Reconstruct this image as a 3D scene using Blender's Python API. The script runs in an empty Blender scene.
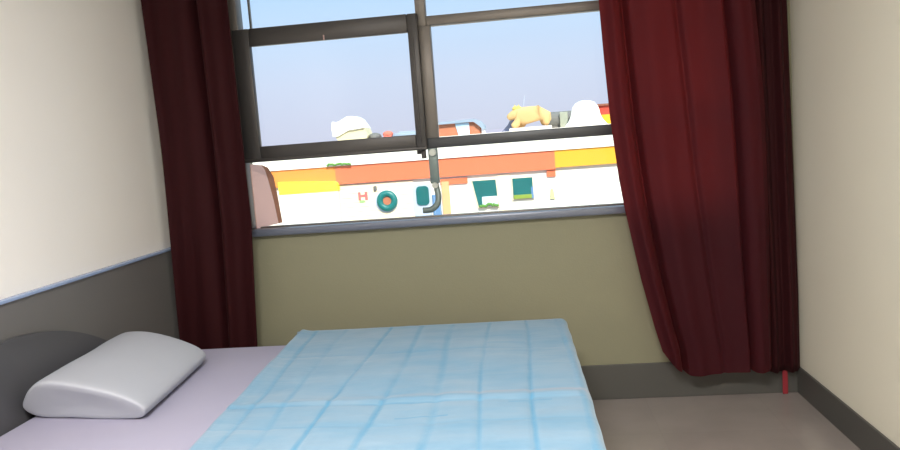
import bpy, bmesh, math, random
from math import sin, cos, pi, radians, sqrt, exp
from mathutils import Vector, Matrix, noise
random.seed(4)
scn = bpy.context.scene
C = scn.collection

# ------------------------------------------------------------------ helpers
def S(r, g, b):      # display colour 0..255 -> linear
    f = lambda c: (c/255/12.92) if c/255 <= .04045 else ((c/255+.055)/1.055)**2.4
    return (f(r), f(g), f(b), 1)

def nodes(name):
    m = bpy.data.materials.new(name); m.use_nodes = True
    nt = m.node_tree; bs = nt.nodes['Principled BSDF']
    return m, nt, bs

def mat(name, col, rough=.6, metal=0, var=.06, scale=6, bump=0, bscale=80, spec=.5, coat=0, sheen=0, stretch=(1, 1, 1)):
    m, nt, bs = nodes(name)
    tc = nt.nodes.new('ShaderNodeTexCoord'); mp = nt.nodes.new('ShaderNodeMapping')
    mp.inputs['Scale'].default_value = stretch
    nt.links.new(tc.outputs['Object'], mp.inputs['Vector'])
    n = nt.nodes.new('ShaderNodeTexNoise'); n.inputs['Scale'].default_value = scale; n.inputs['Detail'].default_value = 4
    nt.links.new(mp.outputs[0], n.inputs['Vector'])
    mr = nt.nodes.new('ShaderNodeMapRange'); mr.inputs['To Min'].default_value = 1-var; mr.inputs['To Max'].default_value = 1+var
    nt.links.new(n.outputs['Fac'], mr.inputs['Value'])
    mx = nt.nodes.new('ShaderNodeVectorMath'); mx.operation = 'SCALE'; mx.inputs[0].default_value = col[:3]
    nt.links.new(mr.outputs[0], mx.inputs['Scale']); nt.links.new(mx.outputs[0], bs.inputs['Base Color'])
    bs.inputs['Roughness'].default_value = rough; bs.inputs['Metallic'].default_value = metal
    bs.inputs['Specular IOR Level'].default_value = spec
    bs.inputs['Coat Weight'].default_value = coat
    bs.inputs['Sheen Weight'].default_value = sheen
    if bump:
        b = nt.nodes.new('ShaderNodeTexNoise'); b.inputs['Scale'].default_value = bscale; b.inputs['Detail'].default_value = 3
        nt.links.new(mp.outputs[0], b.inputs['Vector'])
        bp = nt.nodes.new('ShaderNodeBump'); bp.inputs['Strength'].default_value = bump; bp.inputs['Distance'].default_value = .004
        nt.links.new(b.outputs['Fac'], bp.inputs['Height']); nt.links.new(bp.outputs[0], bs.inputs['Normal'])
    return m

def link(name, me, m, parent=None, smooth=False, angle=None):
    o = bpy.data.objects.new(name, me); C.objects.link(o)
    if m: me.materials.append(m)
    if parent: o.parent = parent
    if smooth:
        for p in me.polygons: p.use_smooth = True
    if angle is not None:
        for p in me.polygons: p.use_smooth = True
        me.set_sharp_from_angle(angle=radians(angle))
    return o

class MB:
    def __init__(s): s.bm = bmesh.new()
    def box(s, x0, x1, y0, y1, z0, z1, bev=0, rot=None):
        r = bmesh.ops.create_cube(s.bm, size=1); vs = r['verts']
        for v in vs:
            v.co = Vector(((x0+x1)/2+v.co.x*(x1-x0), (y0+y1)/2+v.co.y*(y1-y0), (z0+z1)/2+v.co.z*(z1-z0)))
        if rot:
            c = Vector(((x0+x1)/2, (y0+y1)/2, (z0+z1)/2))
            bmesh.ops.rotate(s.bm, verts=vs, cent=c, matrix=rot)
        if bev:
            es = list({e for v in vs for e in v.link_edges})
            bmesh.ops.bevel(s.bm, geom=es, offset=bev, segments=2, profile=.5, affect='EDGES')
        return s
    def cyl(s, c, r, h, axis='z', seg=24, r2=None):
        M = Matrix.Translation(c)
        if axis == 'x': M = M @ Matrix.Rotation(pi/2, 4, 'Y')
        if axis == 'y': M = M @ Matrix.Rotation(pi/2, 4, 'X')
        bmesh.ops.create_cone(s.bm, cap_ends=True, segments=seg, radius1=r, radius2=r if r2 is None else r2, depth=h, matrix=M)
        return s
    def sph(s, c, sx, sy, sz, seg=24):
        M = Matrix.Translation(c) @ Matrix.Diagonal((sx, sy, sz, 1))
        bmesh.ops.create_uvsphere(s.bm, u_segments=seg, v_segments=seg//2, radius=1, matrix=M)
        return s
    def prism(s, pts, axis, a0, a1):
        """closed outline extruded along axis ('x' or 'y'); pts are (y,z) or (x,z)"""
        def P(p, a): return (a, p[0], p[1]) if axis == 'x' else (p[0], a, p[1])
        A = [s.bm.verts.new(P(p, a0)) for p in pts]; B = [s.bm.verts.new(P(p, a1)) for p in pts]
        s.bm.faces.new(A); s.bm.faces.new(B[::-1]); n = len(pts)
        for i in range(n): s.bm.faces.new((A[i], B[i], B[(i+1) % n], A[(i+1) % n]))
        return s
    def tube(s, pts, r, seg=10, flat=1.0):
        rings = []; n = len(pts); pts = [Vector(p) for p in pts]
        for i, p in enumerate(pts):
            d = (pts[min(i+1, n-1)]-pts[max(i-1, 0)]).normalized()
            u = d.cross(Vector((0, 1, 0)))
            if u.length < .01: u = Vector((1, 0, 0))
            u.normalize(); w = d.cross(u)
            rings.append([s.bm.verts.new(p+u*cos(2*pi*k/seg)*r+w*sin(2*pi*k/seg)*r*flat) for k in range(seg)])
        for a, b in zip(rings, rings[1:]):
            for k in range(seg): s.bm.faces.new((a[k], a[(k+1) % seg], b[(k+1) % seg], b[k]))
        s.bm.faces.new(rings[0][::-1]); s.bm.faces.new(rings[-1])
        return s
    def build(s, name, m, parent=None, smooth=False, angle=None):
        bmesh.ops.recalc_face_normals(s.bm, faces=s.bm.faces[:])
        me = bpy.data.meshes.new(name); s.bm.to_mesh(me); s.bm.free()
        return link(name, me, m, parent, smooth, angle)

def grid(fn, nu, nv, name, m, parent=None, thick=0):
    bm = bmesh.new()
    V = [[bm.verts.new(fn(i/nu, j/nv)) for j in range(nv+1)] for i in range(nu+1)]
    for i in range(nu):
        for j in range(nv): bm.faces.new((V[i][j], V[i+1][j], V[i+1][j+1], V[i][j+1]))
    me = bpy.data.meshes.new(name); bm.to_mesh(me); bm.free()
    o = link(name, me, m, parent, smooth=True)
    if thick:
        md = o.modifiers.new('thickness', 'SOLIDIFY'); md.thickness = thick; md.offset = 0
    return o

def tag(o, label=None, cat=None, group=None, kind=None):
    for k, v in (('label', label), ('category', cat), ('group', group), ('kind', kind)):
        if v: o[k] = v
    return o
def thing(name, loc, label, cat, group=None):
    o = bpy.data.objects.new(name, None); C.objects.link(o); o.location = loc; o.empty_display_size = .1
    return tag(o, label, cat, group)
def struct(o): return tag(o, kind='structure')
def interp(tab, z):
    if z >= tab[0][0]: return tab[0][1]
    for (a, x), (b, y) in zip(tab, tab[1:]):
        if z >= b: return y+(x-y)*(z-b)/(a-b)
    return tab[-1][1]
def rot_y(d): return Matrix.Rotation(radians(d), 3, 'Y')

# ------------------------------------------------------------------ dimensions
XL, XR, YB, YF, H = -2.07, 1.44, 4.12, -1.7, 2.9
WX0, WX1, WZ0, WZ1 = -1.60, 1.15, 1.05, 2.72         # window opening
# ------------------------------------------------------------------ materials
M = {}
M['wall_side'] = mat('cream_wall_paint', S(228, 223, 207), .7, var=.03, scale=1.5, bump=.15, bscale=120)
M['wall_white'] = mat('white_wall_paint', S(242, 238, 234), .7, var=.03, scale=1.5, bump=.15, bscale=120)
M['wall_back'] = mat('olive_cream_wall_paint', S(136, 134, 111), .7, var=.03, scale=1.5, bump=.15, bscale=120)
M['ceiling'] = mat('ceiling_paint', S(225, 222, 215), .8)
M['base'] = mat('grey_baseboard_paint', S(80, 79, 76), .45, var=.03)
M['panel'] = mat('grey_wall_panel', S(108, 106, 106), .4, var=.04, scale=2)
M['cap'] = mat('sky_highlight_panel_cap', S(150, 168, 204), .2, var=.02)  # bluish sky highlight is put into the cap's base colour
M['frame'] = mat('grey_aluminium', S(110, 104, 98), .42, .35, var=.05, scale=10)
M['sash'] = mat('dark_grey_aluminium', S(66, 63, 62), .42, .3, var=.06, scale=10)
M['rail'] = mat('charcoal_aluminium', S(66, 68, 71), .4, .3, var=.05, scale=10)
M['sill'] = mat('slate_blue_sill', S(112, 118, 134), .3, .2, var=.12, scale=8, stretch=(.4, 4, 4))
M['handle'] = mat('grey_green_metal', S(112, 126, 124), .4, .3, var=.1, scale=40)
M['sheet'] = mat('lilac_white_sheet', S(168, 165, 186), .92, var=.02, bump=.25, bscale=300, spec=.15)
M['pillow'] = mat('white_pillow_cotton', S(172, 175, 185), .95, var=.02, bump=.25, bscale=300, spec=.08)
M['bed'] = mat('dark_bed_base', S(70, 66, 62), .5)
M['head'] = mat('charcoal_headboard', S(78, 78, 82), .42, var=.06, scale=4, coat=.1)
M['metal'] = mat('dark_rail_metal', S(80, 75, 72), .35, .8)
M['fill_lamp_body'] = mat('white_fill_lamp_body', S(235, 235, 232), .4)

# floor: grey brown polished tiles
m, nt, bs = nodes('polished_floor_tiles')
tc = nt.nodes.new('ShaderNodeTexCoord')
br = nt.nodes.new('ShaderNodeTexBrick'); br.offset = 0; br.inputs['Scale'].default_value = 1
br.inputs['Brick Width'].default_value = .6; br.inputs['Row Height'].default_value = .6
br.inputs['Mortar Size'].default_value = .003
br.inputs['Color1'].default_value = S(150, 142, 138); br.inputs['Color2'].default_value = S(147, 139, 135); br.inputs['Mortar'].default_value = S(146, 138, 134)
nz = nt.nodes.new('ShaderNodeTexNoise'); nz.inputs['Scale'].default_value = 3; nz.inputs['Detail'].default_value = 5
mx = nt.nodes.new('ShaderNodeMix'); mx.data_type = 'RGBA'; mx.blend_type = 'OVERLAY'; mx.inputs[0].default_value = .18
nt.links.new(tc.outputs['Object'], br.inputs['Vector']); nt.links.new(tc.outputs['Object'], nz.inputs['Vector'])
nt.links.new(br.outputs['Color'], mx.inputs[6]); nt.links.new(nz.outputs['Fac'], mx.inputs[7]); nt.links.new(mx.outputs[2], bs.inputs['Base Color'])
bs.inputs['Roughness'].default_value = .2; bs.inputs['Specular IOR Level'].default_value = .7
M['floor'] = m

# glass: mostly clear with a faint reflection
m, nt, bs = nodes('window_glass')
nt.nodes.remove(bs); out = nt.nodes['Material Output']
tr = nt.nodes.new('ShaderNodeBsdfTransparent'); tr.inputs[0].default_value = (.97, .985, .98, 1)
gl = nt.nodes.new('ShaderNodeBsdfGlossy'); gl.inputs['Roughness'].default_value = .02
fr = nt.nodes.new('ShaderNodeFresnel'); fr.inputs[0].default_value = 1.22
mi = nt.nodes.new('ShaderNodeMixShader')
nt.links.new(fr.outputs[0], mi.inputs[0]); nt.links.new(tr.outputs[0], mi.inputs[1]); nt.links.new(gl.outputs[0], mi.inputs[2]); nt.links.new(mi.outputs[0], out.inputs[0])
M['glass'] = m

def curtain_mat(name, col, tcol, fac):
    m, nt, bs = nodes(name)
    tc = nt.nodes.new('ShaderNodeTexCoord')
    mp = nt.nodes.new('ShaderNodeMapping'); mp.inputs['Scale'].default_value = (60, 60, 3)
    n = nt.nodes.new('ShaderNodeTexNoise'); n.inputs['Scale'].default_value = 3; n.inputs['Detail'].default_value = 4
    nt.links.new(tc.outputs['Object'], mp.inputs[0]); nt.links.new(mp.outputs[0], n.inputs['Vector'])
    mr = nt.nodes.new('ShaderNodeMapRange'); mr.inputs['To Min'].default_value = .88; mr.inputs['To Max'].default_value = 1.12
    nt.links.new(n.outputs['Fac'], mr.inputs['Value'])
    sc = nt.nodes.new('ShaderNodeVectorMath'); sc.operation = 'SCALE'; sc.inputs[0].default_value = col[:3]
    nt.links.new(mr.outputs[0], sc.inputs['Scale']); nt.links.new(sc.outputs[0], bs.inputs['Base Color'])
    bs.inputs['Roughness'].default_value = .8; bs.inputs['Specular IOR Level'].default_value = .2
    bs.inputs['Sheen Weight'].default_value = .04; bs.inputs['Sheen Tint'].default_value = (.5, .2, .2, 1)
    tl = nt.nodes.new('ShaderNodeBsdfTranslucent'); tl.inputs[0].default_value = tcol
    mi = nt.nodes.new('ShaderNodeMixShader'); mi.inputs[0].default_value = fac
    nt.links.new(bs.outputs[0], mi.inputs[1]); nt.links.new(tl.outputs[0], mi.inputs[2])
    nt.links.new(mi.outputs[0], nt.nodes['Material Output'].inputs[0])
    return m
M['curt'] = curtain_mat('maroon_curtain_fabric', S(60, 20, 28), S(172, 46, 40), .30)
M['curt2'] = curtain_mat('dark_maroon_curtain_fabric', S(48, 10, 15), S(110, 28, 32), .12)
M['tie'] = mat('red_curtain_tape', S(140, 36, 46), .8)

# blanket seams: x position at the far side (y=3.6) and at y=2.1, half width, strength
SEAMS = [(-1.085, -1.02, .012, .75), (-.944, -.90, .014, .55), (-.719, -.745, .010, .9), (-.542, -.56, .013, .85), (-.387, -.36, .016, .6), (-.217, -.19, .009, .75), (-.038, -.005, .009, .95), (.125, .16, .012, .5)]
CROSS = [(3.14, .010, .45), (2.80, .008, .2), (2.50, .012, .8), (2.30, .008, .45), (1.9, .01, .5)]
def seam_x(i, y):
    a, b, w, k = SEAMS[i]; t = (3.6-y)/1.5
    return a+(b-a)*t + .010*sin(y*3.1+i*1.7)
m, nt, bs = nodes('pale_blue_quilt')
tc = nt.nodes.new('ShaderNodeTexCoord'); sp = nt.nodes.new('ShaderNodeSeparateXYZ'); nt.links.new(tc.outputs['Object'], sp.inputs[0])
def mt(op, a, b=None, c=None, clamp=False):
    n = nt.nodes.new('ShaderNodeMath'); n.operation = op; n.use_clamp = clamp
    for i, v in enumerate((a, b, c)):
        if v is None: continue
        if isinstance(v, (int, float)): n.inputs[i].default_value = v
        else: nt.links.new(v, n.inputs[i])
    return n.outputs[0]
def nz_(scale, sx=1, sy=1, det=3, off=0):
    mp = nt.nodes.new('ShaderNodeMapping'); mp.inputs['Scale'].default_value = (sx, sy, 1); mp.inputs['Location'].default_value = (off, off, 0)
    nt.links.new(tc.outputs['Object'], mp.inputs[0])
    n = nt.nodes.new('ShaderNodeTexNoise'); n.inputs['Scale'].default_value = scale; n.inputs['Detail'].default_value = det
    nt.links.new(mp.outputs[0], n.inputs['Vector']); return n.outputs['Fac']
X, Y = sp.outputs[0], sp.outputs[1]
wob = mt('MULTIPLY', mt('SUBTRACT', nz_(2.5), .5), .035)
Xw = mt('ADD', X, wob); Yw = mt('ADD', Y, mt('MULTIPLY', mt('SUBTRACT', nz_(2.2, off=5), .5), .05))
tot = None
for i, (a, b, w, k) in enumerate(SEAMS):
    # x - (a+(b-a)*(3.6-y)/1.5) - .010 sin(3.1y+1.7i)
    lin = mt('MULTIPLY_ADD', Y, -(b-a)/1.5, a+(b-a)*2.4)
    sn = mt('MULTIPLY', mt('SINE', mt('MULTIPLY_ADD', Y, 3.1, i*1.7)), .010)
    d = mt('ABSOLUTE', mt('SUBTRACT', mt('SUBTRACT', Xw, lin), sn))
    g = mt('SUBTRACT', 1, mt('DIVIDE', d, w*1.15), clamp=True)
    fade = mt('MULTIPLY_ADD', nz_(1.6, off=i*3.3), 2.6, -.65, clamp=True)
    g = mt('MULTIPLY', mt('MULTIPLY', mt('POWER', g, .6), k), fade)
    tot = g if tot is None else mt('MAXIMUM', tot, g)
for i, (y0, w, k) in enumerate(CROSS):
    d = mt('ABSOLUTE', mt('SUBTRACT', Yw, y0))
    g = mt('MULTIPLY', mt('SUBTRACT', 1, mt('DIVIDE', d, w), clamp=True), k)
    fade = mt('MULTIPLY_ADD', nz_(2.0, off=i*7.1+20), 3.5, -1.2, clamp=True)
    tot = mt('MAXIMUM', tot, mt('MULTIPLY', g, fade))
for x0, x1, y0, k in ((-.20, -.05, 3.33, .5), (-.21, -.04, 3.22, .5), (-.48, -.30, 2.36, .8), (-.95, -.62, 2.30, .45), (.02, .16, 3.0, .3), (-.1, .05, 2.47, .7)):
    d = mt('DIVIDE', mt('ABSOLUTE', mt('SUBTRACT', Yw, y0)), .009)
    e_ = mt('MULTIPLY', mt('GREATER_THAN', X, x0), mt('LESS_THAN', X, x1))
    tot = mt('MAXIMUM', tot, mt('MULTIPLY', mt('MULTIPLY', mt('SUBTRACT', 1, d, clamp=True), k), e_))
tot = mt('MULTIPLY', tot, 1, clamp=True)
fold = mt('MULTIPLY', mt('SUBTRACT', 1, mt('DIVIDE', mt('ABSOLUTE', mt('SUBTRACT', Yw, 2.575)), .022), clamp=True), mt('MULTIPLY_ADD', X, .9, .72, clamp=True))
cr = nt.nodes.new('ShaderNodeValToRGB'); cr.color_ramp.elements[0].position = .3; cr.color_ramp.elements[0].color = S(104, 148, 178); cr.color_ramp.elements[1].position = .72; cr.color_ramp.elements[1].color = S(132, 160, 182)
nt.links.new(nz_(3.0, 1, 3, 5, 11), cr.inputs[0])
mx = nt.nodes.new('ShaderNodeMix'); mx.data_type = 'RGBA'; nt.links.new(tot, mx.inputs[0]); nt.links.new(cr.outputs[0], mx.inputs[6]); mx.inputs[7].default_value = S(66, 138, 176)
mf = nt.nodes.new('ShaderNodeMix'); mf.data_type = 'RGBA'; nt.links.new(fold, mf.inputs[0]); nt.links.new(mx.outputs[2], mf.inputs[6]); mf.inputs[7].default_value = S(150, 156, 172)
nt.links.new(mf.outputs[2], bs.inputs['Base Color'])
bs.inputs['Roughness'].default_value = .7; bs.inputs['Sheen Weight'].default_value = .2
bn = nt.nodes.new('ShaderNodeBump'); bn.inputs['Strength'].default_value = .35; bn.inputs['Distance'].default_value = .006
nt.links.new(nz_(14, 1, 3, 4, 3), bn.inputs['Height']); nt.links.new(bn.outputs[0], bs.inputs['Normal'])
M['quilt'] = m

# ------------------------------------------------------------------ room shell
T = .18
b = MB(); b.box(XL-T, XR+T, YF-T, YB+T, -.12, 0); struct(b.build('floor', M['floor']))
b = MB(); b.box(XL-T, XR+T, YF-T, YB+T, H, H+.15); struct(b.build('ceiling', M['ceiling']))
b = MB(); b.box(XL-T, XL, YF-T, YB+T, 0, H); struct(b.build('wall_left', M['wall_white']))
b = MB(); b.box(XR, XR+T, YF-T, YB+T, 0, H); struct(b.build('wall_right', M['wall_side']))
b = MB(); b.box(XL, XR, YF-T, YF, 0, H); struct(b.build('wall_front', M['wall_side']))
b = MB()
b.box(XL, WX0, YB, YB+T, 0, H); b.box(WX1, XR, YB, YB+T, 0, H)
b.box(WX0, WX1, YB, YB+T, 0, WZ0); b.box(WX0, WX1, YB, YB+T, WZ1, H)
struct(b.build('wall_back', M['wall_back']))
b = MB(); b.box(XL+.03, XR, YB-.014, YB, 0, .2, .003); struct(b.build('baseboard_back', M['base']))
b = MB(); b.box(XR-.014, XR, YF, YB-.014, 0, .15, .003); struct(b.build('baseboard_right', M['base']))
b = MB(); b.box(XL, XL+.022, YF, YB, 0, 1.012, .002); struct(b.build('trim_1', M['panel']))
b = MB(); b.box(XL, XL+.034, YF, YB, 1.012, 1.026, .003); struct(b.build('trim_2', M['cap']))

# ------------------------------------------------------------------ window
win = bpy.data.objects.new('window_1', None); C.objects.link(win); win.location = (0, 0, 0); struct(win)
Y0, Y1 = 4.14, 4.20
b = MB()
b.box(-1.590, -1.534, YB-.012, Y1, 1.50, WZ1, .004)
b.box(-1.598, -1.580, YB+.02, Y1, WZ0+.045, 1.50, .002)
b.box(WX1-.05, WX1, Y0, Y1, WZ0+.045, WZ1, .004)
b.box(-1.541, WX1-.05, Y0, Y1, WZ1-.06, WZ1, .004)
b.box(-1.541, WX1-.05, Y0+.02, Y1, WZ0+.03, WZ0+.052, .002)
b.build('frame', M['frame'], win, angle=30)
b = MB(); b.box(-.533, -.476, Y0-.005, Y1, 2.155, WZ1-.06, .005); b.box(-.528, -.457, Y0-.004, Y1, 1.54, 2.157, .005); b.build('mullion', M['frame'], win, angle=30)
b = MB(); b.box(-.476, WX1-.05, Y0-.003, Y1, 2.155, 2.207, .005); b.build('transom', M['frame'], win, angle=30)
b = MB(); b.box(-.53, WX1-.05, Y0-.008, Y1, 1.483, 1.542, .006); b.box(-1.55, -.53, Y0, Y1, 1.484, 1.50, .004); b.build('mid_rail', M['rail'], win, angle=30)
# sliding sash (upper left), in front of the fixed frame
b = MB()
b.box(-1.570, -1.473, YB-.02, Y0, 1.487, 2.222, .006)
b.box(-.578, -.520, YB-.02, Y0, 1.487, 2.222, .006)
b.box(-.556, -.548, YB-.026, YB-.018, 1.52, 2.10, .002)
b.box(-1.473, -.578, YB-.02, Y0, 2.124, 2.222, .006)
b.box(-1.473, -.578, YB-.02, Y0, 1.487, 1.566, .006)
b.box(-1.585, -.52, YB-.026, Y0, 1.478, 1.496, .004)
sash = b.build('sliding_sash', M['sash'], win, angle=30)
b = MB(); b.box(-1.48, -.57, YB+.002, YB+.007, 1.55, 2.13); b.build('pane', M['glass'], sash)
b = MB(); b.box(-1.050, -1.043, YB-.024, YB-.018, 2.122, 2.150, .001); b.build('catch', mat('pink_grey_catch', S(170, 140, 135), .4), sash)
# thin inner bead beside the upper left pane
b = MB(); b.box(-1.494, -1.484, Y1-.01, Y1+.01, 2.21, WZ1-.06, .001); b.build('bead', M['frame'], win)
for nm, a in (('upper', (-1.541, -.538, 2.216, WZ1-.06)), ('upper', (-.48, WX1-.05, 2.21, WZ1-.06)), ('mid', (-.457, WX1-.05, 1.563, 2.157)), ('low', (-1.582, -.51, WZ0+.05, 1.485)), ('low', (-.48, WX1-.05, WZ0+.05, 1.488))):
    b = MB(); b.box(a[0], a[1], 4.168, 4.174, a[2], a[3]); b.build('pane', M['glass'], win)
b = MB(); b.box(-1.60, WX1+.04, YB-.055, YB, 1.055, 1.097, .008); b.box(WX0+.005, WX1-.005, YB-.01, Y1+.12, 1.052, 1.088, .002)
b.build('window_sill', M['sill'], win, angle=30)
# lower stay: straight bar with hooked end
def bez(p, n=10):
    out = []
    for i in range(len(p)-1):
        p0 = Vector(p[max(i-1, 0)]); p1 = Vector(p[i]); p2 = Vector(p[i+1]); p3 = Vector(p[min(i+2, len(p)-1)])
        for k in range(n):
            t = k/n; out.append(.5*((2*p1)+(p2-p0)*t+(2*p0-5*p1+4*p2-p3)*t*t+(3*p1-p0-3*p2+p3)*t**3))
    out.append(Vector(p[-1])); return out
b = MB(); b.box(-.522, -.470, YB+.02, YB+.06, 1.285, 1.50, .006)
st = b.build('window_stay', M['handle'], win, angle=30)
b = MB(); b.tube(bez([(-.497, YB+.035, 1.30), (-.488, YB+.03, 1.25), (-.482, YB+.02, 1.205), (-.494, YB+.015, 1.165), (-.53, YB+.015, 1.140), (-.575, YB+.02, 1.138)], 8), .017, 14, .6)
b.build('hooked_handle', M['handle'], st, smooth=True)
b = MB(); b.cyl((-.495, YB+.02, 1.275), .017, .03, 'y', 20); b.cyl((-.495, YB+.015, 1.46), .02, .03, 'y', 20); b.build('pivot', mat('bright_pivot_metal', S(170, 175, 172), .3, .5), st, angle=40)
b = MB(); b.box(-.56, -.535, YB+.02, YB+.05, 1.43, 1.485, .004); b.box(-.585, -.56, YB+.025, YB+.05, 1.455, 1.49, .004); b.build('hinge_bracket', M['sash'], win, angle=30)

# ------------------------------------------------------------------ curtains
b = MB(); b.cyl((-.33, 3.95, 2.74), .014, 3.42, 'x', 20)
cr_ = thing('curtain_rod', (0, 0, 0), 'dark metal curtain rod mounted above the window', 'curtain rod')
b.build('rod', M['metal'], cr_, smooth=False)
for sx in (-1.95, -.33, 1.3):
    b = MB(); b.box(sx-.012, sx+.012, 3.94, YB, 2.728, 2.752, .003); b.build('bracket', M['metal'], cr_)

RL = [(2.722, .425), (2.18, .440), (1.88, .452), (1.57, .468), (1.25, .498), (1.09, .520), (.714, .586), (.45, .645), (.30, .685)]
RR = [(2.722, 1.20), (2.11, 1.222), (1.61, 1.255), (1.0, 1.262), (.2, 1.257)]
def right_curtain(s, t):
    hem = .172 + .14*(1-min(s/.26, 1))**2.2 + .012*s
    z = 2.722+(hem-2.722)*t
    xl, xr = interp(RL, z), interp(RR, z)
    if z < .30: xl = .685+.01*(.30-z)/.1
    x = xl+(xr-xl)*s
    k = .35+.65*(1-t)
    # pleats: a crisp one beside the window, softer ones across
    f = -.030*exp(-((s-(.07+.03*t))/.035)**2) + .075*exp(-((s-(.15+.03*t))/.020)**2) + .035*exp(-((s-(.48+.06*t))/.022)**2)*(1-.6*t) - .018*exp(-((s-(.27+.05*t))/.07)**2)
    f += .020*sin(s*12+.9*t)*k*(.4+.6*s) + .006*sin(s*29+2.0*t+.6)*k
    f += .055*exp(-((s-.80)/.016)**2) - .03*exp(-((s-.87)/.05)**2) + .05*max(0, (s-.95)/.05)
    return (x, 3.94+f, z)
cR = grid(right_curtain, 220, 90, 'curtain', M['curt'])
tag(cR, 'wide maroon curtain gathered to the right of the window, glowing red at its edge', 'curtain', 'maroon curtains')
def right_back(s, t):
    z = 2.722+(.142-2.722)*t
    x0 = interp([(2.74, 1.16), (2.1, 1.19), (.2, 1.235)], z); x1 = interp([(2.74, 1.40), (2.1, 1.405), (.57, 1.430), (.2, 1.430)], z)
    return (x0+(x1-x0)*s, 4.045+.022*sin(s*14+.5)+.008*sin(s*31+2*t), z)
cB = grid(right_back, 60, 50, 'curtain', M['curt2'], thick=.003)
tag(cB, 'narrow dark maroon curtain strip in the right corner, behind the wide curtain', 'curtain', 'maroon curtains')
b = MB(); b.box(1.34, 1.367, 4.078, 4.082, .004, .2); b.build('hanging_tape', M['tie'], cB)
def left_curtain(s, t):
    z = 2.722+(.06-2.722)*t
    x0 = interp([(2.74, -2.03), (2.39, -2.01), (1.57, -1.992), (.7, -2.01), (.06, -2.02)], z)
    x1 = interp([(2.74, -1.515), (2.35, -1.512), (1.54, -1.508), (1.16,-1.506), (.45, -1.548), (.06, -1.56)], z)
    k = .5+.5*(1-t)
    f = .030*sin(s*9+.8)*k + .008*sin(s*23+1.5*t)*k + .05*exp(-((s-.60)/.03)**2) - .03*exp(-((s-.69)/.05)**2)
    return (x0+(x1-x0)*s, 3.95+f, z)
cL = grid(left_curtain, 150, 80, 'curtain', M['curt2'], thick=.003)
tag(cL, 'dark maroon curtain hanging at the left of the window behind the bed', 'curtain', 'maroon curtains')

# ------------------------------------------------------------------ bed
BY0, BY1 = 1.60, 3.56
bed = thing('bed', (-.95, 2.58, 0), 'low bed with dark grey arched headboard against the left wall', 'bed')
bo = Vector((-.95, 2.58, 0))
def part(b, *a, **k):
    bmesh.ops.translate(b.bm, verts=b.bm.verts[:], vec=-bo); return b.build(*a, **k)
b = MB(); b.box(-1.99, .09, BY0+.02, BY1-.02, .14, .30, .01); part(b, 'bed_base', M['bed'], bed, angle=30)
for lx in (-1.9, .0):
    for ly in (BY0+.12, BY1-.12):
        b = MB(); b.cyl((lx, ly, .07), .03, .14, 'z', 20); part(b, 'leg', M['bed'], bed, angle=30)
pts = []; n = 48
for i in range(n+1):
    u = -1+2*i/n; pts.append((2.58+.98*u, .48+.395*(1-abs(u)**2.1)))
pts = [(1.60, .12)]+pts+[(3.56, .12)]
b = MB(); b.prism(pts, 'x', XL+.026, -2.008)
es = [e for e in b.bm.edges if all(abs(v.co.x+2.008) < 1e-4 for v in e.verts)]
bmesh.ops.bevel(b.bm, geom=es, offset=.014, segments=3, profile=.5, affect='EDGES')
part(b, 'headboard', M['head'], bed, angle=50)

# mattress: rounded box with soft top
def mattress():
    bm = bmesh.new()
    bmesh.ops.create_cube(bm, size=1)
    for v in bm.verts: v.co = Vector((-.948+v.co.x*2.10, (BY0+BY1)/2+v.co.y*(BY1-BY0), .43+v.co.z*.26))
    bmesh.ops.bevel(bm, geom=bm.edges[:], offset=.045, segments=5, profile=.5, affect='EDGES')
    me = bpy.data.meshes.new('mattress'); bm.to_mesh(me); bm.free(); return me
mo = link('mattress', mattress(), M['sheet'], angle=40)
tag(mo, 'mattress in a pale lilac white fitted sheet on the bed', 'mattress')

# quilt
QX0, QX1, QY0, QY1, QZ = -1.198, .166, BY0-.02, 3.615, .600
def quilt(s, t):
    # t: along y from far drape to near drape, s: along x from left edge to foot drape
    LS = (QX1-QX0)+.34; a = s*LS
    if a <= QX1-QX0-.03: x, dz = QX0+a, 0
    else:
        q = a-(QX1-QX0-.03)
        if q < .047: th = q/.03; x = QX1-.03+.03*sin(th); dz = -.03*(1-cos(th))
        else: x = QX1+.0+(q-.047)*.03; dz = -.03-(q-.047)
    LT = (QY1-QY0)+.10+.22; c = t*LT
    far = .06
    if c < far: y, ez = QY1+.0, -(far-c)
    elif c <= far+QY1-QY0-.02: y, ez = QY1-(c-far), 0
    else: y, ez = QY0-.0, -(c-far-(QY1-QY0-.02))
    sl = (3.6-y)/1.5
    x2 = x + (.080*sl*max(0, (0-x+.15)/1.3) if x < .15 else 0) + .022*sl*max(0, min(1, (x-.0)/.15))
    top = (dz == 0 and ez == 0)
    z = QZ+dz+ez
    h = 0
    if top:
        for i, (a_, b_, w, k) in enumerate(SEAMS):
            h -= .006*k*exp(-((x2-seam_x(i, y))/(w*1.2))**2)
        for y0, w, k in CROSS: h -= .004*k*exp(-((y-y0)/(w*1.5))**2)
        h += .012*exp(-((y-2.53)/.03)**2)*(.3+.7*s) + .007*noise.noise(Vector((x*3, y*3, 1))) + .003*noise.noise(Vector((x*11, y*9, 4)))
        h += .010*exp(-((x2-(QX0+.03+.05*sl))/.025)**2)          # rolled left hem
        e = min(1, (x-QX0)/.03); z -= .034*(1-e)**2
    else:
        h = 0
        x2 += .006*noise.noise(Vector((y*5, z*5, 2)))
        y += .005*noise.noise(Vector((x*5, z*5, 7)))
    return (x2, y, z+h)
q = grid(quilt, 190, 200, 'quilt', M['quilt'], thick=.012)
tag(q, 'pale blue seamed quilt spread over the foot half of the bed', 'quilt')

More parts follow.
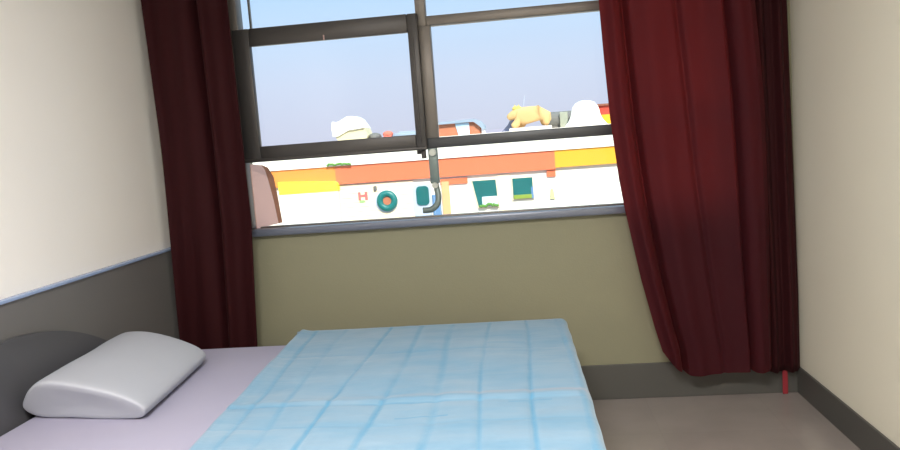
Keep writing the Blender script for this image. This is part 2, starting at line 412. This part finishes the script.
# pillow: flat underside, domed top, upright ends; lies on the sheet at the head of the bed
def pillow():
    bm = bmesh.new(); W, L, mN = .545, .70, 46
    # section across the pillow: pointed at the wall side, fullest a quarter in, rounded at the far side
    ctl = [(0, .012), (.05, .05), (.13, .088), (.24, .116), (.40, .118), (.58, .104), (.74, .082), (.87, .056), (.955, .030), (.99, .005), (.965, -.022), (.90, -.034), (.7, -.036), (.4, -.036), (.15, -.034), (.04, -.018)]
    prof = []; nc = len(ctl)
    for i in range(nc):
        p0, p1, p2, p3 = (Vector(ctl[(i+k) % nc]) for k in (-1, 0, 1, 2))
        for k in range(5):
            t = k/5; q_ = .5*((2*p1)+(p2-p0)*t+(2*p0-5*p1+4*p2-p3)*t*t+(3*p1-p0-3*p2+p3)*t**3)
            prof.append(((q_.x-.5)*W, q_.y))
    n = len(prof)
    rings = []
    for j in range(mN+1):
        u = -sin(pi/2*(1-2*j/mN))
        k = (max(0, 1-abs(u)**30))**.5; kk = .965+.035*k
        ring = []
        for x, z in prof:
            yy = u*L/2
            zz = (z+.036)*(.90+.10*k)*1.08-.036 + .004*noise.noise(Vector((x*6, yy*6, z*6)))
            ring.append(bm.verts.new((x*kk-.11*yy, yy-.13*x-.45*(zz+.036)*(1-u)/2, zz)))
        rings.append(ring)
    for a, b_ in zip(rings, rings[1:]):
        for i in range(n): bm.faces.new((a[i], a[(i+1) % n], b_[(i+1) % n], b_[i]))
    for r, s in ((rings[0], -1), (rings[-1], 1)):
        prev = r; c = sum((v.co for v in r), Vector())/n
        for q_, push in ((.93, .002), (.72, .0), (.4, -.004), (.12, -.006)):
            new = [bm.verts.new(c+(v.co-c)*q_+Vector((0, s*push, 0))) for v in r]
            for i in range(n): bm.faces.new((prev[i], prev[(i+1) % n], new[(i+1) % n], new[i]))
            prev = new
        bm.faces.new(prev)
    bmesh.ops.recalc_face_normals(bm, faces=bm.faces[:])
    me = bpy.data.meshes.new('pillow'); bm.to_mesh(me); bm.free(); return me
pw = link('pillow', pillow(), M['pillow'], angle=50)
pw.location = (-1.752, 2.93, .600); pw.rotation_euler = (0, 0, 0)
tag(pw, 'plump white pillow lying on the sheet beside the dark headboard', 'pillow')

# ------------------------------------------------------------------ unseen ceiling lamp, added as fill light for the room
lamp = thing('fill_lamp', (-.3, .20, H), 'white rectangular ceiling lamp out of view, added as room fill', 'lamp')
b = MB(); b.box(-.6, .6, -.27, .27, -.05, 0, .01); b.build('fill_lamp_housing', M['fill_lamp_body'], lamp)
m, nt, bs = nodes('lit_fill_diffuser'); bs.inputs['Emission Color'].default_value = (1, .93, .82, 1); bs.inputs['Emission Strength'].default_value = 1.5
b = MB(); b.box(-.56, .56, -.23, .23, -.06, -.045, .004); b.build('diffuser', m, lamp)
def area(name, loc, rot, sx, sy, power, col):
    L = bpy.data.lights.new(name, 'AREA'); L.shape = 'RECTANGLE'; L.size = sx; L.size_y = sy; L.energy = power; L.color = col
    o = bpy.data.objects.new(name, L); C.objects.link(o); o.location = loc; o.rotation_euler = rot; return o
area('fill_lamp_light', (-.3, .20, H-.07), (0, 0, 0), 1.1, .44, 195, (1, .965, .925))  # added soft fill that brightens the room from out of view

# ------------------------------------------------------------------ outside: building across the street
E = {}
E['white'] = mat('sunlit_white_render', S(238, 232, 218), .8, var=.02, scale=.5)
E['cream'] = mat('pale_cream_boards', S(236, 222, 192), .8, var=.12, scale=1.2, stretch=(.4, 1, 3))
E['orange'] = mat('orange_render', S(222, 112, 74), .8, var=.06, scale=.6)
E['amber'] = mat('amber_render', S(230, 140, 62), .8, var=.04, scale=.6)
E['gold'] = mat('golden_yellow_render', S(232, 164, 40), .8, var=.05, scale=.6)
E['yellow'] = mat('lemon_yellow_render', S(236, 222, 60), .8, var=.03)
E['peach'] = mat('pale_peach_render', S(240, 220, 188), .8)
E['apricot'] = mat('light_apricot_render', S(232, 170, 120), .8)
E['teal'] = mat('teal_window_glass', S(10, 98, 98), .25, var=.25, scale=3)
E['teal2'] = mat('deep_teal_frame', S(8, 108, 104), .4, var=.15, scale=3)
E['green'] = mat('green_plants', S(90, 140, 60), .8, var=.4, scale=8)
E['blue'] = mat('blue_door_paint', S(90, 130, 170), .6)
E['tan'] = mat('tan_stone', S(208, 168, 112), .85, var=.12, scale=3)
E['grey'] = mat('grey_tank_plastic', S(104, 102, 98), .7, var=.2, scale=3)
E['dark'] = mat('dark_grey_plastic', S(66, 64, 66), .6, var=.1)
E['red'] = mat('rust_red_paint', S(176, 66, 50), .8, var=.1)
E['brick'] = mat('orange_brown_brick', S(176, 108, 78), .85, var=.15, scale=5)
E['roofg'] = mat('blue_grey_roof', S(140, 155, 170), .5)
E['pale'] = mat('pale_grey_metal', S(180, 190, 205), .5)
E['pink'] = mat('pink_plaster', S(250, 196, 180), .75, var=.06, scale=5)
E['brown'] = mat('brown_rough_brick', S(176, 112, 82), .9, var=.3, scale=25)
E['ground'] = mat('street_asphalt', S(120, 116, 110), .9)

FB = 30.0
bd = thing('building', (0, FB, -8), 'white building across the street with an orange band and teal windows', 'building')
bo = Vector((0, FB, -8))
b = MB(); b.box(-16, 9, FB, FB+10, -8, 1.82); part(b, 'facade', E['white'], bd)
b = MB(); b.box(-16, 9, FB-.25, FB, .94, 1.82); part(b, 'parapet', E['white'], bd)
b = MB(); b.box(-16, -7.65, FB-.18, FB, .24, .94); part(b, 'band', E['amber'], bd)
b = MB(); b.box(-7.65, 1.3, FB-.18, FB, .19, .94); part(b, 'band', E['orange'], bd)
b = MB(); b.box(1.3, 9, FB-.18, FB, .25, .96); part(b, 'band', E['gold'], bd)
b = MB(); b.box(-3.36, -2.25, FB-.08, FB, -.13, .10); part(b, 'band_return', E['orange'], bd)
b = MB(); b.box(.95, 1.3, FB-.08, FB, -.10, .19); part(b, 'band_return', E['orange'], bd)
b = MB(); b.box(-7.6, -4.5, FB-.06, FB, -1.6, .14)
for i in range(9): b.box(-7.6, -4.5, FB-.075, FB-.055, -1.55+i*.19, -1.545+i*.19+.02)
part(b, 'boarding', E['cream'], bd)
b = MB(); b.box(-3.33, -3.02, FB-.1, FB, -1.9, .0, .01); part(b, 'pilaster', E['apricot'], bd)
b = MB(); b.box(-3.74, -3.40, FB-.1, FB, -3, -.5, .03); part(b, 'blue_door', E['blue'], bd)
b = MB(); b.box(-1.05, -.5, FB-.05, FB, -1.7, .1, .01); part(b, 'pilaster', E['peach'], bd)
# framed windows
def framed(x0, x1, z0, z1, lean=0, sillm='green'):
    b = MB(); w = .05
    b.prism([(x0-w, z1+w), (x1+w*.4, z1+w), (x1+w+lean*.3, z0-w), (x0-w+lean, z0-w)], 'y', FB-.07, FB)
    f = part(b, 'window', E['peach'], bd)
    b = MB(); b.prism([(x0, z1), (x1, z1), (x1+lean*.3, z0), (x0+lean, z0)], 'y', FB-.10, FB-.05)
    part(b, 'pane', E['teal'], f)
    return f
bo0 = bo
f1 = framed(-2.06, -1.12, -1.14, -.06, .20)
b = MB(); b.box(-1.72, -1.08, FB-.16, FB-.08, -1.14, -.72, .04); part(b, 'planter_box', mat('pale_planter', S(200, 208, 210), .7), f1)
b = MB()
for i in range(14): b.sph((-1.8+.055*i, FB-.2, -1.08+random.uniform(-.03, .07)), .05, .05, .06, 8)
part(b, 'window_plants', E['green'], f1)
f2 = framed(-.44, .36, -.90, -.07)
b = MB(); b.box(-.42, .30, FB-.16, FB-.08, -.90, -.74, .01); part(b, 'sill_ledge', mat('olive_ledge', S(130, 150, 50), .7), f2)
b = MB(); b.box(.28, .38, FB-.14, FB-.08, -.92, -.45, .01); part(b, 'shutter', E['blue'], f2)
b = MB(); b.prism([(1.02, -1.0), (1.22, -1.0), (1.17, -.62), (1.08, -.58)], 'y', FB-.08, FB); part(b, 'vent', mat('pale_olive_vent', S(190, 188, 140), .7), bd)
# round porthole window: teal ring with tan centre
def disc(b, cx, cz, r, y0, y1, n=40, sq=1.0):
    b.prism([(cx+r*cos(2*pi*i/n), cz+r*sq*sin(2*pi*i/n)) for i in range(n)], 'y', y0, y1); return b
PX, PZ = -5.60, -.62
b = MB(); disc(b, PX-.03, PZ-.02, .47, FB-.12, FB, sq=.98); pr = part(b, 'round_window', E['pale'], bd)
b = MB(); N = 48
ring = []
for i in range(N):
    a = 2*pi*i/N; ring.append([b.bm.verts.new((PX+(.30+.135*cos(c))*cos(a), FB-.16+.10*sin(c), PZ+(.30+.135*cos(c))*sin(a))) for c in [2*pi*k/12 for k in range(12)]])
for i in range(N):
    A, B_ = ring[i], ring[(i+1) % N]
    for k in range(12): b.bm.faces.new((A[k], A[(k+1) % 12], B_[(k+1) % 12], B_[k]))
part(b, 'teal_ring', E['teal2'], pr, smooth=True)
b = MB(); disc(b, PX, PZ, .19, FB-.17, FB-.1); part(b, 'centre_pane', E['brick'], pr)
# small painted emblem left of the round window (three red strokes over green)
b = MB(); ex, ez = -6.60, -.36
b.box(ex-.20, ex-.10, FB-.09, FB-.06, ez-.17, ez+.17, .02); b.box(ex+.08, ex+.19, FB-.09, FB-.06, ez-.17, ez+.17, .02); b.box(ex-.12, ex+.1, FB-.088, FB-.06, ez-.04, ez+.06, .01)
em = part(b, 'painted_sign', mat('faded_red_sign', S(196, 110, 104), .8, var=.2, scale=10), bd)
b = MB(); disc(b, ex-.05, ez-.22, .13, FB-.085, FB-.06, sq=.4); part(b, 'green_mark', mat('pale_green_mark', S(150, 190, 120), .8), em)
b = MB(); b.box(-6.13, -6.0, FB-.16, FB, -.18, .02, .03); part(b, 'wall_lamp', E['grey'], bd)
# rounded window with white surround under the stay
def rrect(x0, x1, z0, z1, r, n=6):
    p = []
    for cx, cz, a0 in ((x1-r, z1-r, 0), (x0+r, z1-r, pi/2), (x0+r, z0+r, pi), (x1-r, z0+r, 1.5*pi)):
        for i in range(n+1): a = a0+pi/2*i/n; p.append((cx+r*cos(a), cz+r*sin(a)))
    return p
b = MB(); b.prism(rrect(-4.55, -3.75, -1.35, -.05, .2), 'y', FB-.08, FB); rw = part(b, 'rounded_window', E['pale'], bd)
b = MB(); b.prism(rrect(-4.38, -3.86, -.90, -.12, .16), 'y', FB-.13, FB-.06); part(b, 'pane', E['teal'], rw)
# projecting white block with lemon top, one bay nearer
b = MB(); b.box(-10.0, -7.56, FB-.4, FB-.02, -8, -.05, .03); ax = part(b, 'bay_wall', E['white'], bd)
b = MB(); b.prism([(-10.02, -.05), (-7.54, -.05), (-7.54, .22), (-7.60, .30), (-7.72, .33), (-10.02, .46)], 'y', FB-.43, FB-.02); part(b, 'yellow_coping', E['yellow'], ax)

def solo(b, name, m, label, cat, group=None, smooth=False, angle=None):
    o = b.build(name, m, None, smooth, angle); tag(o, label, cat, group); return o
# things on the roof
RZ = 1.82
w = thing('roof_shed', (-6.75, 30.6, RZ), 'white peaked rooftop shed with cream boarded side', 'shed')
bo = Vector((-6.75, 30.6, RZ))
b = MB(); b.prism([(-7.45, 1.9), (-6.35, 1.85), (-6.22, 2.1), (-6.35, 2.45), (-7.5, 2.3), (-7.6, 2.2)], 'y', 30.1, 31.3)
b.prism([(-7.35, RZ), (-6.2, RZ), (-6.22, 1.95), (-7.4, 1.95)], 'y', 30.15, 31.25); part(b, 'shed_wall', mat('cream_boards', S(206, 196, 160), .8, var=.2, scale=3, stretch=(1, 1, 6)), w)
b = MB(); b.prism([(-7.66, 2.15), (-7.45, 2.15), (-7.0, 2.36), (-6.33, 2.42), (-6.55, 2.78), (-6.75, 2.92), (-7.0, 2.93), (-7.25, 2.80), (-7.45, 2.72), (-7.64, 2.76), (-7.68, 2.5)], 'y', 30.0, 31.4); part(b, 'shed_roof', E['white'], w)
b = MB(); b.box(-6.2, -5.85, 30.3, 31, RZ, 1.95, .01); b.sph((-6.02, 30.6, 2.02), .28, .3, .18, 16); solo(b, 'rooftop_cover', E['grey'], 'low grey domed cover just right of the white rooftop shed', 'cover', angle=40)
b = MB(); b.sph((-5.45, 30.5, 2.10), .22, .2, .13, 16); b.box(-5.62, -5.28, 30.35, 30.65, RZ, 2.06, .02); solo(b, 'rooftop_tank', mat('coral_plastic', S(220, 110, 90), .7), 'tiny coral red tank on the roof left of the window mullion', 'tank', angle=40)
b = MB(); b.box(-5.2, -4.1, 30.4, 30.7, RZ, 2.10, .02); b.box(-5.0, -4.1, 30.45, 30.8, 2.08, 2.16, .02); b.box(-5.75, -4.9, 30.2, 30.35, RZ, 1.97, .02); solo(b, 'roof_parapet_wall', E['roofg'], 'low blue grey wall on the roof beside the coral tank', 'wall')
# penthouse, orange brick with curved blue grey roof
w = thing('penthouse', (-2.4, 30.6, RZ), 'low orange brick rooftop hut with a blue grey flat roof', 'hut'); bo = Vector((-2.4, 30.6, RZ))
b = MB(); b.box(-3.9, -1.62, 30.3, 31.5, RZ, 2.32); part(b, 'hut_wall', E['brick'], w)
b = MB(); b.prism([(-4.0, 2.30), (-1.85, 2.32), (-1.62, 2.12), (-1.50, 1.98), (-1.42, 2.0), (-1.45, 2.18), (-1.62, 2.36), (-1.82, 2.44), (-4.0, 2.40)], 'y', 30.1, 31.7); part(b, 'hut_roof', E['roofg'], w)
b = MB(); b.prism([(-2.62, 2.30), (-2.05, 2.30), (-2.05, RZ), (-2.5, RZ)], 'y', 30.24, 30.32); part(b, 'hut_door', mat('pale_blue_door', S(170, 200, 220), .6, var=.15, scale=2), w)
b = MB(); b.box(-1.55, -1.42, 30.2, 30.4, RZ, 1.95, .02); part(b, 'vent_pipe', E['white'], w)
# dusky bundle left of the sculpture
b = MB(); b.prism([(-.80, RZ), (-.15, RZ), (-.18, 2.25), (-.33, 2.4), (-.5, 2.1)], 'y', 31.1, 31.5); solo(b, 'rooftop_sheet', mat('dusky_blue_sheet', S(110, 115, 140), .8), 'dusky blue sheeting left of the tan animal sculpture', 'sheeting')
# tan animal sculpture (skin modifier)
def skin(name, verts, edges, radii, m, loc, parent=None):
    me = bpy.data.meshes.new(name); me.from_pydata(verts, edges, []); me.update()
    o = bpy.data.objects.new(name, me); C.objects.link(o); o.location = loc; me.materials.append(m)
    o.parent = parent
    o.modifiers.new('skin', 'SKIN').use_smooth_shade = True
    for i, r in enumerate(radii): me.skin_vertices[0].data[i].radius = (r, r)
    me.skin_vertices[0].data[0].use_root = True
    s = o.modifiers.new('sub', 'SUBSURF'); s.levels = 2; s.render_levels = 2
    return o
V = [(.55, 0, .55), (.95, 0, .58), (.12, 0, .50), (-.08, 0, .62), (-.30, 0, .52), (-.48, 0, .42),       # body, rump, shoulder, head, snout
     (1.08, -.12, .30), (1.10, -.14, .02), (1.00, .15, .30), (1.02, .15, .02), (-.02, -.13, .25), (-.30, -.15, .04), (.08, .14, .25), (-.1, .15, .02), (1.22, .0, .50), (1.25, .03, .2)]
Ed = [(0, 1), (0, 2), (2, 3), (3, 4), (4, 5), (1, 6), (6, 7), (1, 8), (8, 9), (2, 10), (10, 11), (2, 12), (12, 13), (1, 14), (14, 15)]
Rd = [.30, .31, .30, .25, .19, .12, .18, .14, .17, .13, .18, .15, .18, .14, .10, .06]
sc_ = thing('sculpture', (-.02, 30.6, RZ), 'tan animal shaped sculpture on a pale plinth on the roof opposite', 'sculpture')
so = skin('animal_body', V, Ed, Rd, E['tan'], (0, 0, .10), sc_)
b = MB(); b.sph((-.06, 0, .90), .2, .17, .12, 14); b.cyl((-.14, 0, 1.0), .05, .12, 'z', 10, .01); b.cyl((.02, 0, 1.0), .05, .12, 'z', 10, .01); b.build('yellow_crest', mat('straw_yellow', S(220, 190, 90), .8), sc_, smooth=True)
b = MB(); b.box(-.42, 1.3, -.35, .35, 0, .12, .03); b.build('plinth', mat('pale_stone', S(215, 205, 190), .8), sc_)
b = MB(); b.tube([(.10, 31.5, RZ), (.15, 31.5, 2.7), (.28, 31.5, 3.25)], .012, 8); solo(b, 'aerial', E['pale'], 'thin aerial standing behind the tan sculpture', 'aerial')
# dark tank with round end
w = thing('water_tank', (1.8, 31.6, RZ), 'dark grey lying tank between the sculpture and the white dome', 'tank'); bo = Vector((1.8, 31.6, RZ))
b = MB(); b.cyl((1.68, 31.6, 2.18), .33, 1.15, 'x', 24); b.box(1.2, 2.1, 31.4, 31.8, RZ, 2.05, .02); part(b, 'tank_body', E['grey'], w, angle=40)
b = MB(); b.sph((2.26, 31.5, 2.20), .28, .28, .28); part(b, 'round_end', E['dark'], w, smooth=True)
b = MB(); b.box(1.66, 1.98, 31.1, 31.25, RZ, 2.46, .02); part(b, 'light_bracket', mat('pale_olive_grey', S(150, 152, 135), .8, var=.2), w)
# white dome with spreading skirt
b = MB(); prof = [(.0, 1.02), (.20, 1.0), (.38, .92), (.50, .78), (.56, .62), (.59, .46), (.64, .32), (.72, .18), (.82, .07), (.88, 0)]
rings = []
for r, z in prof[1:]: rings.append([b.bm.verts.new((2.66+r*cos(2*pi*k/32), 30.6+r*.7*sin(2*pi*k/32), RZ+z)) for k in range(32)])
top = b.bm.verts.new((2.66, 30.6, RZ+1.02))
for k in range(32): b.bm.faces.new((top, rings[0][k], rings[0][(k+1) % 32]))
for A, B_ in zip(rings, rings[1:]):
    for k in range(32): b.bm.faces.new((A[k], B_[k], B_[(k+1) % 32], A[(k+1) % 32]))
b.bm.faces.new(rings[-1]); solo(b, 'rooftop_dome', E['white'], 'bright white dome on the roof beside the right curtain', 'dome', smooth=True)
w = thing('roof_cabin', (3.7, 31.6, RZ), 'rust red and yellow rooftop cabin partly behind the white dome', 'cabin'); bo = Vector((3.7, 31.6, RZ))
b = MB(); b.box(3.0, 4.6, 31, 32, 2.22, 2.58); part(b, 'red_wall', E['red'], w)
b = MB(); b.box(2.95, 4.7, 30.9, 32.1, 2.58, 2.66); part(b, 'cabin_roof', mat('brown_roof', S(130, 80, 60), .8), w)
b = MB(); b.box(3.05, 4.6, 31, 32, RZ, 2.22); part(b, 'yellow_wall', E['gold'], w)
b = MB()
for i in range(18): b.sph((-7.9+i*.055, 29.66, 1.0+random.uniform(-.02, .05)), .06, .05, .045, 8)
solo(b, 'trailing_plant', E['green'], 'thin strip of green plants along the orange band, upper left', 'plant')
# street far below
b = MB(); b.box(-60, 60, 5, 120, -8.2, -8); tag(b.build('ground', E['ground']), kind='structure')

# pink wall stub outside the left edge of the window
w = thing('wall_stub', (-1.56, 4.21, 1.09), 'pink plastered wall stub with brown brick edge outside the window, lower left', 'wall'); bo = Vector((-1.56, 4.21, 1.09))
# plan: a leaning face running away from the frame; outline given along its length
def stub(yz, name, m):
    b = MB(); b.prism(yz, 'x', -1.595, -1.4)
    for v in b.bm.verts:
        if v.co.x > -1.5: v.co.x = -1.578+(v.co.y-4.206)*.205
        else: v.co.x = -1.597-(v.co.y > 4.3)*.10
    part(b, name, m, w)
stub([(4.206, 1.09), (4.448, 1.09), (4.42, 1.23), (4.378, 1.37), (4.353, 1.43), (4.32, 1.458), (4.206, 1.470)], 'pink_wall', E['pink'])
stub([(4.448, 1.09), (4.495, 1.09), (4.47, 1.26), (4.445, 1.38), (4.39, 1.44), (4.325, 1.459), (4.355, 1.428), (4.380, 1.368), (4.422, 1.23)], 'brick_edge', E['brown'])

# ------------------------------------------------------------------ sky + sun
wd = bpy.data.worlds.new('sky'); scn.world = wd; wd.use_nodes = True; nt = wd.node_tree
bg = nt.nodes['Background']; tc = nt.nodes.new('ShaderNodeTexCoord'); sp = nt.nodes.new('ShaderNodeSeparateXYZ')
nt.links.new(tc.outputs['Generated'], sp.inputs[0])
cr = nt.nodes.new('ShaderNodeValToRGB'); e = cr.color_ramp.elements
e[0].position = 0; e[0].color = S(201, 203, 224)
e[1].position = 1; e[1].color = S(190, 225, 255)
for p_, c_ in ((.02, (204, 208, 230)), (.09, (205, 216, 240)), (.15, (198, 220, 248)), (.22, (182, 216, 250)), (.4, (205, 235, 255))):
    k = e.new(p_); k.color = S(*c_)
nt.links.new(sp.outputs[2], cr.inputs[0]); mr = nt.nodes.new('ShaderNodeMapRange'); mr.inputs['From Min'].default_value = .25; mr.inputs['From Max'].default_value = .7; mr.inputs['To Min'].default_value = 1; mr.inputs['To Max'].default_value = 1.8
vm = nt.nodes.new('ShaderNodeVectorMath'); vm.operation = 'SCALE'; nt.links.new(sp.outputs[2], mr.inputs['Value']); nt.links.new(cr.outputs[0], vm.inputs[0]); nt.links.new(mr.outputs[0], vm.inputs['Scale'])
nt.links.new(vm.outputs[0], bg.inputs[0]); bg.inputs[1].default_value = 1.13
L = bpy.data.lights.new('sun', 'SUN'); L.energy = 6.0; L.angle = radians(.6); L.color = (1, .95, .86)
o = bpy.data.objects.new('sun', L); C.objects.link(o); o.location = (3, -5, 12)
d = Vector((-.25, .80, -.62)); o.rotation_euler = d.to_track_quat('-Z', 'Y').to_euler()

# ------------------------------------------------------------------ camera
cam = bpy.data.cameras.new('camera'); co = bpy.data.objects.new('camera', cam); C.objects.link(co)
F = Vector((-0.10237534, 0.98879455, -0.10864913)); R = Vector((0.99271355, 0.09457674, -0.07466623)); U = Vector((0.06355388, 0.11550145, 0.99127207))
co.matrix_world = Matrix(((R.x, U.x, -F.x, 0), (R.y, U.y, -F.y, 0), (R.z, U.z, -F.z, 1.5), (0, 0, 0, 1)))
cam.sensor_width = 36; cam.lens = 739.46/900*36; cam.clip_start = .05; cam.clip_end = 500
scn.camera = co
vs = scn.view_settings; vs.view_transform = 'Standard'; vs.look = 'None'; vs.exposure = 0; vs.gamma = 1; vs.use_curve_mapping = False
